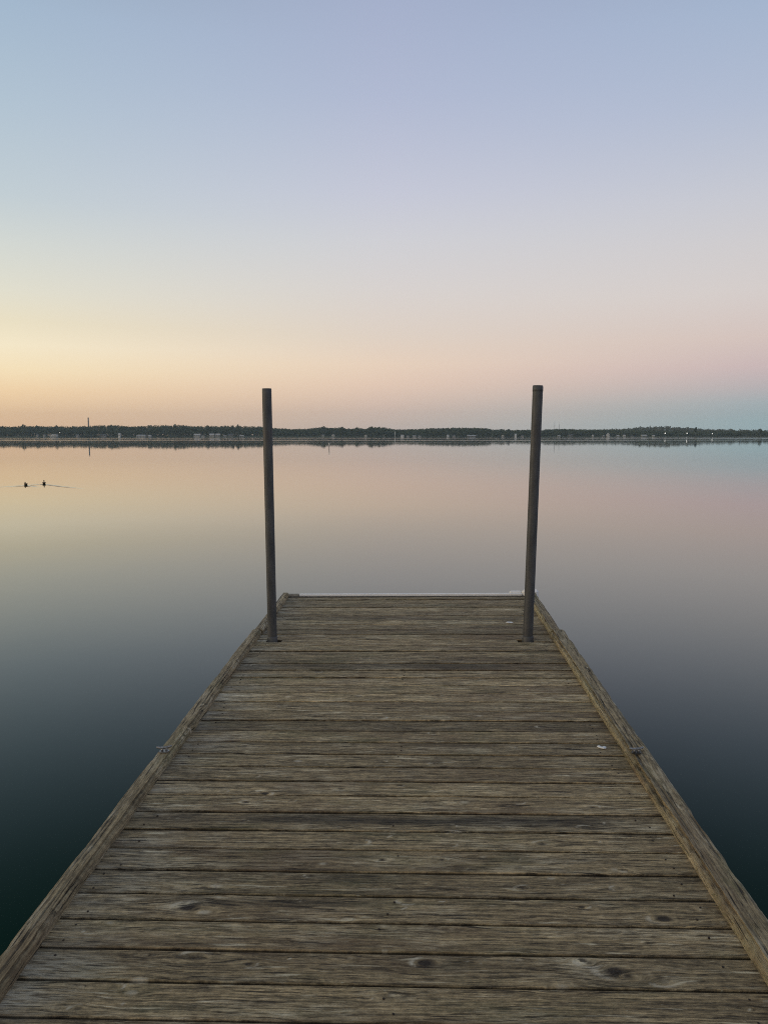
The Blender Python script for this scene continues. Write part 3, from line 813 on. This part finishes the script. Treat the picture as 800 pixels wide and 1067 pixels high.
def plank(W, x0, x1, y0, y1, seed, fine=True, thick=.038, tilt=0.0):
    r = np.random.default_rng(seed)
    nx = max(3, int((x1 - x0) / (0.011 if fine else 0.12))); ny = 20 if fine else 5
    xs = np.linspace(x0, x1, nx); e0 = smooth_noise(xs, seed * 3 + 1) * .0014; e1 = smooth_noise(xs, seed * 3 + 2) * .0014
    bow = r.uniform(-.002, .002) * np.sin((xs - x0) / (x1 - x0) * math.pi)
    tv = np.concatenate([[0, .008, .025], np.linspace(.08, .92, ny - 6), [.975, .992, 1]]) if fine else np.linspace(0, 1, ny)
    Yg = (y0 + e0 + bow)[None, :] + (y1 + e1 - y0 - e0)[None, :] * tv[:, None]
    Xg = np.broadcast_to(xs, Yg.shape).copy()
    endw = np.clip(1 - np.minimum(xs - x0, x1 - xs) / .02, 0, 1)
    z = -.0035 * np.clip(1 - np.minimum(tv, 1 - tv) / .025, 0, 1)[:, None] ** 2 + np.zeros_like(Yg)
    z += .0022 * (2 * tv[:, None] - 1) ** 2 * r.uniform(-.3, 1) + smooth_noise(xs, seed * 3 + 5, ((.6, 1), (1.7, .4)))[None, :] * .0012 + r.normal() * .0014 + tilt * (tv[:, None] - .5)
    z -= .003 * endw[None, :] ** 2
    allk = list(KNL)
    for _ in range(int(r.integers(2, 7))):
        allk.append((r.uniform(x0, x1), y0 + (y1 - y0) * r.uniform(.15, .85), r.uniform(.007, .018), r.choice([-.6, -.4, .5, .7, .9])))
    allk = [k for k in allk if y0 - .03 < k[1] < y1 + .03]
    warp, kn = knot_fields(Xg, Yg, [k for k in allk])
    stn = np.zeros_like(Xg)
    for a, b, yc, hh, s in STL:
        if not (y0 - .005 < yc < y1 + .005): continue
        wob = smooth_noise(xs, seed * 7 + int(abs(a) * 100))[None, :]
        sy = np.exp(-(np.abs(Yg - yc - wob * hh * .25) / (hh * (1 + .25 * wob))) ** 3)
        sxx = 1 / (1 + np.exp(-(Xg - a) / .05)) * 1 / (1 + np.exp((Xg - b) / .05))
        stn = np.maximum(stn, s * sy * sxx)
    # seam edges darkened: grime, plus shade of the gaps put into the colour
    stn = np.maximum(stn, .55 * np.clip(1 - np.minimum(tv, 1 - tv)[:, None] / .07, 0, 1) * (0.6 + .4 * smooth_noise(xs, seed + 99)[None, :]))
    z -= np.clip(kn, 0, 1) * .0012
    top = np.stack([Xg, Yg, z], -1).reshape(-1, 3)
    n0 = len(top)
    # skirt going down round the board
    ring = list(range(nx)) + [j * nx + nx - 1 for j in range(1, len(tv))] + [(len(tv) - 1) * nx + i for i in range(nx - 2, -1, -1)] + [j * nx for j in range(len(tv) - 2, 0, -1)]
    low = top[ring].copy(); low[:, 2] = -thick
    P = np.concatenate([top, top[ring] - np.array([0, 0, .0025]), low])
    fs = []
    for j in range(len(tv) - 1):
        b0 = j * nx
        for i in range(nx - 1): fs.append((b0 + i, b0 + i + 1, b0 + nx + i + 1, b0 + nx + i))
    m = len(ring)
    for i in range(m):
        k = (i + 1) % m
        fs.append((ring[k], ring[i], n0 + i, n0 + k)); fs.append((n0 + k, n0 + i, n0 + m + i, n0 + m + k))
    ext = lambda a: np.concatenate([a.reshape(-1), a.reshape(-1)[ring], a.reshape(-1)[ring]])
    W.push(P, dict(rnd=r.uniform(0, 1), tone=float(np.clip(r.normal(.5, .24), 0, 1)), warp=ext(warp), knot=ext(kn), stain_shade=np.concatenate([np.clip(stn, 0, 1).reshape(-1), np.ones(2 * m)])), fs)  # skirt painted fully dark, standing in for shade inside the gaps


W = Wood()
kmin, kmax = -26, 35
seams = [Y_FIRST + PITCH_P * k + float(np.random.default_rng(1000 + k).normal()) * .0015 for k in range(kmin, kmax + 2)]
PX = {'l': deck_xy(284, 668), 'r': deck_xy(549, 668)}
HOLE_K = None
screws = []
for i in range(len(seams) - 1):
    k = kmin + i
    y0, y1 = seams[i] + GAP / 2, seams[i + 1] - GAP / 2
    if y0 > Y_END - .05: break
    y1 = min(y1, Y_END)
    fine = k >= -1
    if seams[i] < PX['l'][1] < seams[i + 1]:
        HOLE_K = k
        yh = PX['l'][1] - .036
        plank(W, XL - .055, XR + .06, y0, yh, 500 + k, fine)
        plank(W, XL - .055, PX['l'][0] - .046, yh + .001, y1, 500 + k, fine)
        plank(W, PX['l'][0] + .070, PX['r'][0] - .072, yh + .001, y1, 500 + k, fine)
        plank(W, PX['r'][0] + .050, XR + .06, yh + .024, y1, 500 + k, fine)
    else:
        sh = float(np.random.default_rng(k + 300).uniform(0, .006))
        plank(W, XL - .058 + sh, XR + .066 - sh, y0, y1, 100 + k - kmin, fine, tilt=float(np.random.default_rng(k + 77).normal()) * .0012)
    if k >= -1:
        for jx in (-1.16, -.10, .95):
            for f in (.24, .74):
                if random.random() < (.45 if jx == -.10 else .3): continue
                screws.append((jx + random.gauss(0, .018), y0 + (y1 - y0) * f + random.uniform(-.014, .014)))
for x, y in screws:
    if abs(y - PX['l'][1]) < .08: continue
    n = 8; r0 = .0038
    ring = [[(x + r0 * math.cos(a * 6.2832 / n), y + r0 * math.sin(a * 6.2832 / n), z) for a in range(n)] for z in (-.004, .0018)]
    W.push(np.array(ring[0] + ring[1]), {}, [(a, (a + 1) % n, n + (a + 1) % n, n + a) for a in range(n)] + [tuple(range(n, 2 * n))], 1)
W.build('deck_planks', [M['deck'], M['nail']], dock)


# side rails: rough 4-by timber with split, worn edges
def rail(x0, x1, y0, y1, h, seed, zbase=-0.002, rot=0.0, worn_left=0.006, worn_right=0.006, straw=False):
    W = Wood(); r = np.random.default_rng(seed)
    ny = int((y1 - y0) / .014); ysv = np.linspace(y0, y1, ny)
    w = x1 - x0
    # cross-section points going round: bottom-left, up the left face, across the top, down the right face
    sec = [(0, 0)] + [(0, t) for t in (.2, .45, .7, .88)] + [(.04, .97)] + [(t, 1.0) for t in np.linspace(.10, .90, 13)] + [(.96, .97)] + [(1, t) for t in (.88, .7, .45, .2)] + [(1, 0)]
    m = len(sec)
    P = np.zeros((ny, m, 3)); stn = np.zeros((ny, m))
    nlo = smooth_noise(ysv, seed + 1, ((.8, .7), (2.3, .5), (7, .4), (19, .35), (43, .25)))
    nhi = smooth_noise(ysv, seed + 2, ((.8, .7), (2.3, .5), (7, .4), (19, .35), (43, .25)))
    nz = smooth_noise(ysv, seed + 3, ((.9, .8), (3.3, .5), (11, .4)))
    chipl = np.clip(smooth_noise(ysv, seed + 4, ((1.7, .8), (5.1, .6), (13, .4))) - .45, 0, 1)
    chipr = np.clip(smooth_noise(ysv, seed + 5, ((1.7, .8), (5.1, .6), (13, .4))) - .45, 0, 1)
    for j, (a, t) in enumerate(sec):
        x = x0 + a * w + (1 - a) * nlo * .0032 + a * nhi * .0032
        z = t * h + t * nz * .0022
        if a < .12: z = z - t ** 3 * (worn_left * (.6 + .5 * np.abs(nlo)) + chipl * .016); x = x + t ** 3 * (worn_left * .7 + chipl * .010)
        if a > .88: z = z - t ** 3 * (worn_right * (.6 + .5 * np.abs(nhi)) + chipr * .016); x = x - t ** 3 * (worn_right * .7 + chipr * .010)
        P[:, j, 0] = x; P[:, j, 1] = ysv; P[:, j, 2] = z + zbase
    # lengthwise drying cracks sunk in the top
    for _ in range(int((y1 - y0) * 3)):
        yc, ln, jj = r.uniform(y0, y1), r.uniform(.12, .5), int(r.integers(7, m - 7))
        mask = np.clip(1 - np.abs(ysv - yc) / ln, 0, 1)
        P[:, jj, 2] -= mask ** .6 * r.uniform(.002, .006); stn[:, jj] = np.maximum(stn[:, jj], mask ** .5 * .9)
    knots = [(r.uniform(x0, x1), r.uniform(y0, y1), r.uniform(.010, .018), r.choice([.7, .8, -.5])) for _ in range(int((y1 - y0) * 2.2))]
    wv, kn = knot_fields(P[:, :, 1], P[:, :, 0], [(k[1], k[0], k[2], k[3]) for k in knots])
    strw = np.zeros((ny, m))
    if straw:
        for j in range(m):
            if j < 8: strw[:, j] = np.clip((.45 if j < 5 else .32) + .4 * nlo, 0, 1)
    P[0, :, 1] -= smooth_noise(np.linspace(0, 3, m), seed + 8) * .003
    fs = []
    for i in range(ny - 1):
        for j in range(m - 1):
            p0 = i * m + j
            fs.append((p0, p0 + m, p0 + m + 1, p0 + 1))
    fs.append(tuple(range(m))); fs.append(tuple((ny - 1) * m + j for j in reversed(range(m))))
    fs.append((0, m - 1, ny * m - 1, (ny - 1) * m))
    W.push(P.reshape(-1, 3), dict(rnd=r.uniform(0, 1), tone=float(r.uniform(.45, .75)), warp=wv.reshape(-1), knot=kn.reshape(-1), stain_shade=stn.reshape(-1), straw=strw.reshape(-1)), fs)
    return W.build('side_rail', M['rail'], dock)


J_L, J_R = deck_xy(269, 661)[1], deck_xy(578, 662)[1]
rail(XL - .080, XL, -1.6, J_L - .006, .046, 11, worn_right=.010)
rail(XL - .060, XL + .004, J_L + .006, Y_END + .03, .046, 23, worn_right=.007)
rail(XR, XR + .112, -1.6, J_R - .006, .052, 37, worn_left=.020, worn_right=.008, straw=True)
rail(XR - .004, XR + .085, J_R + .006, Y_END + .02, .050, 41, worn_left=.014, straw=True)

# framing below the planks, with an added light-blocking beam
b = MB()
b.box(XL - .050, XL - .006, -1.6, Y_END - .002, -.235, -.042); b.build('side_beam', M['frame'], dock)
b = MB(); b.box(XR + .006, XR + .050, -1.6, Y_END - .002, -.235, -.042); b.build('side_beam', M['frame'], dock)
for x in (-.62, -.1, .42):
    b = MB(); b.box(x - .022, x + .022, -1.6, Y_END - .05, -.235, -.0385); b.build('joist', M['frame'], dock)
b = MB(); b.box(XL, XR, 5.86, 5.90, -.42, -.2355); b.build('light_block_beam', M['frame'], dock)  # added beam, blocks bright water glimpsed through the post holes
b = MB(); b.box(XL - .004, XR + .004, Y_END + .010, Y_END + .050, -.54, .004, .004); b.build('end_beam', M['frame'], dock)  # end beam made extra deep to block bright water under the deck

# pale vinyl strip along the far edge, with its bent right end
b = MB()
b.box(XL + .10, XR - .035, Y_END + .052, Y_END + .080, -.05, .024, .006)
b.build('end_trim', M['vinyl'], dock)
b = MB()
b.box(XR - .033, XR + .125, Y_END + .050, Y_END + .11, -.05, .058, .022); b.box(XR - .15, XR - .0345, Y_END + .0815, Y_END + .11, -.05, .040, .012); b.build('corner_bumper', M['vinyl'], dock)
b = MB(); b.box(XL - .05, XL + .098, Y_END + .052, Y_END + .078, -.10, .024, .004); b.build('corner_block', simple('bleached_end_grain', (0.22, 0.2, 0.16), (0.42, 0.39, 0.33), 40, 0.85), dock)


# cleats on the rails
def cleat(px, py, h, rz, dark):
    x, y = deck_xy(px, py, h)
    t = bpy.data.objects.new('cleat', None); col.objects.link(t); t.parent = dock
    t.location = (x, y, h + .004); t.rotation_euler = (0, 0, rz); t.scale = (.75, .75, .85)
    b = MB(); n = 20
    b.loft([[(.034 * math.cos(a * 6.2832 / n), .022 * math.sin(a * 6.2832 / n), z) for a in range(n)] for z in (-.004, .003)]); b.build('cleat_base', M['galv_dark'] if dark else M['galv'], t)
    b = MB()
    for s in (-1, 1): b.tube([(s * .014, 0, .003), (s * .013, 0, .020)], [.008, .006], 10)
    b.build('cleat_legs', M['galv'], t, True)
    b = MB(); b.tube([(-.05, 0, .030), (-.045, 0, .028), (-.025, 0, .023), (0, 0, .021), (.025, 0, .023), (.045, 0, .028), (.05, 0, .030)], [.003, .006, .0075, .008, .0075, .006, .003], 10)
    b.build('cleat_horn', M['galv'], t, True)


cleat(171.5, 783.5, .048, math.radians(15), False)
cleat(662.5, 785, .054, math.radians(10), True)

# dry moss tufts caught along the foot of the right rail
b = MB()
for _ in range(420):
    y = random.uniform(1.9, 6.6); x = XR - abs(random.gauss(0, .006)) + .003
    for q in range(2):
        a = random.uniform(0, 6.28); l = random.uniform(.004, .014)
        dx, dy = math.cos(a) * l, math.sin(a) * l * 1.6
        z0 = random.uniform(.0, .022)
        b.add([(x, y, z0), (x + dx * .4 - .0015, y + dy * .4, z0 + l * .5), (x + dx * .4 + .0015, y + dy * .4, z0 + l * .5), (x + dx, y + dy, z0 + l * .3)], [(0, 1, 3, 2)])
tag(b.build('moss_tufts', M['moss'], dock), kind='stuff')

# ------------------------------------------------------------------ steel posts through the deck
def post(base_px, top_px, r, label, cap):
    bx, by = deck_xy(*base_px)
    B = DM @ Vector((bx, by, 0))
    T = at_dist(top_px[0], top_px[1], B.y)
    ax = (T - B).normalized(); L = (T - B).length
    t = bpy.data.objects.new('mooring_post', None); col.objects.link(t)
    zq = ax.to_track_quat('Z', 'Y')
    base = B - ax * 2.2
    t.matrix_world = Matrix.Translation(base) @ zq.to_matrix().to_4x4()
    tag(t, label, 'post', 'steel posts at the end of the dock')
    L2 = L + 2.2
    n = 28; rings = []
    for z, rr in [(0, r), (1.2, r), (2.0, r), (2.6, r), (3.2, r), (L2 - .06, r), (L2 - .004, r), (L2, r - .002), (L2, r - .008), (L2 - .10, r - .008)]:
        rings.append([(rr * math.cos(2 * math.pi * k / n), rr * math.sin(2 * math.pi * k / n), z) for k in range(n)])
    b = MB(); b.loft(rings); b.build('pipe', M['pipe'], t, False)
    for p in t.children[0].data.polygons: p.use_smooth = abs(p.normal.z) < .5
    b = MB(); rr = r + .0045
    b.loft([[(q * math.cos(2 * math.pi * k / n), q * math.sin(2 * math.pi * k / n), z) for k in range(n)] for z, q in ((2.2 - .10, r + .001), (2.2 - .098, rr), (2.2 + .035, rr), (2.2 + .040, r + .001))])
    b.build('sleeve', M['pipe'], t, False)
    for p in t.children[1].data.polygons: p.use_smooth = abs(p.normal.z) < .5
    if cap:
        b = MB()
        b.loft([[(q * math.cos(2 * math.pi * k / n), q * math.sin(2 * math.pi * k / n), z) for k in range(n)] for z, q in ((L2 - .045, r + .0005), (L2 - .044, r + .0014), (L2 - .012, r + .0014), (L2 - .011, r + .0005))])
        b.build('top_band', M['pipe'], t, False)
        for p in t.children[2].data.polygons: p.use_smooth = abs(p.normal.z) < .5


post((284, 668), (278, 404.8), .0355, 'dark steel post standing upright in the left side of the dock end', False)
post((549.5, 667.5), (560.2, 401.6), .038, 'dark steel post leaning slightly outward in the right side of the dock end', True)

# ------------------------------------------------------------------ small white things lying on the planks
def flake(px, py, pts, name, label, cat):
    x, y = deck_xy(px, py)
    p = DM @ Vector((x, y, .002))
    n = len(pts)
    b = MB()
    b.loft([[(a * s, c * s, z + .0012 * math.sin(i * 2.3)) for i, (a, c) in enumerate(pts)] for z, s in ((0, 1), (.0035, .97), (.005, .7))])
    o = b.build(name, M['white'])
    o.matrix_world = Matrix.Translation(p) @ DM.to_3x3().to_4x4()
    tag(o, label, cat)


flake(627, 779.5, [(-.024, .014), (-.014, .020), (-.002, .006), (.014, .010), (.022, .004), (.017, -.010), (.004, -.016), (-.010, -.006), (-.018, .002)], 'paper_scrap', 'small white bent scrap lying on the planks beside the right rail', 'scrap')
flake(530.5, 649, [(-.030, .0), (-.018, .016), (.004, .018), (.022, .010), (.030, -.004), (.012, -.016), (-.012, -.014)], 'bird_dropping', 'pale bird dropping on the planks in front of the right post', 'dropping')
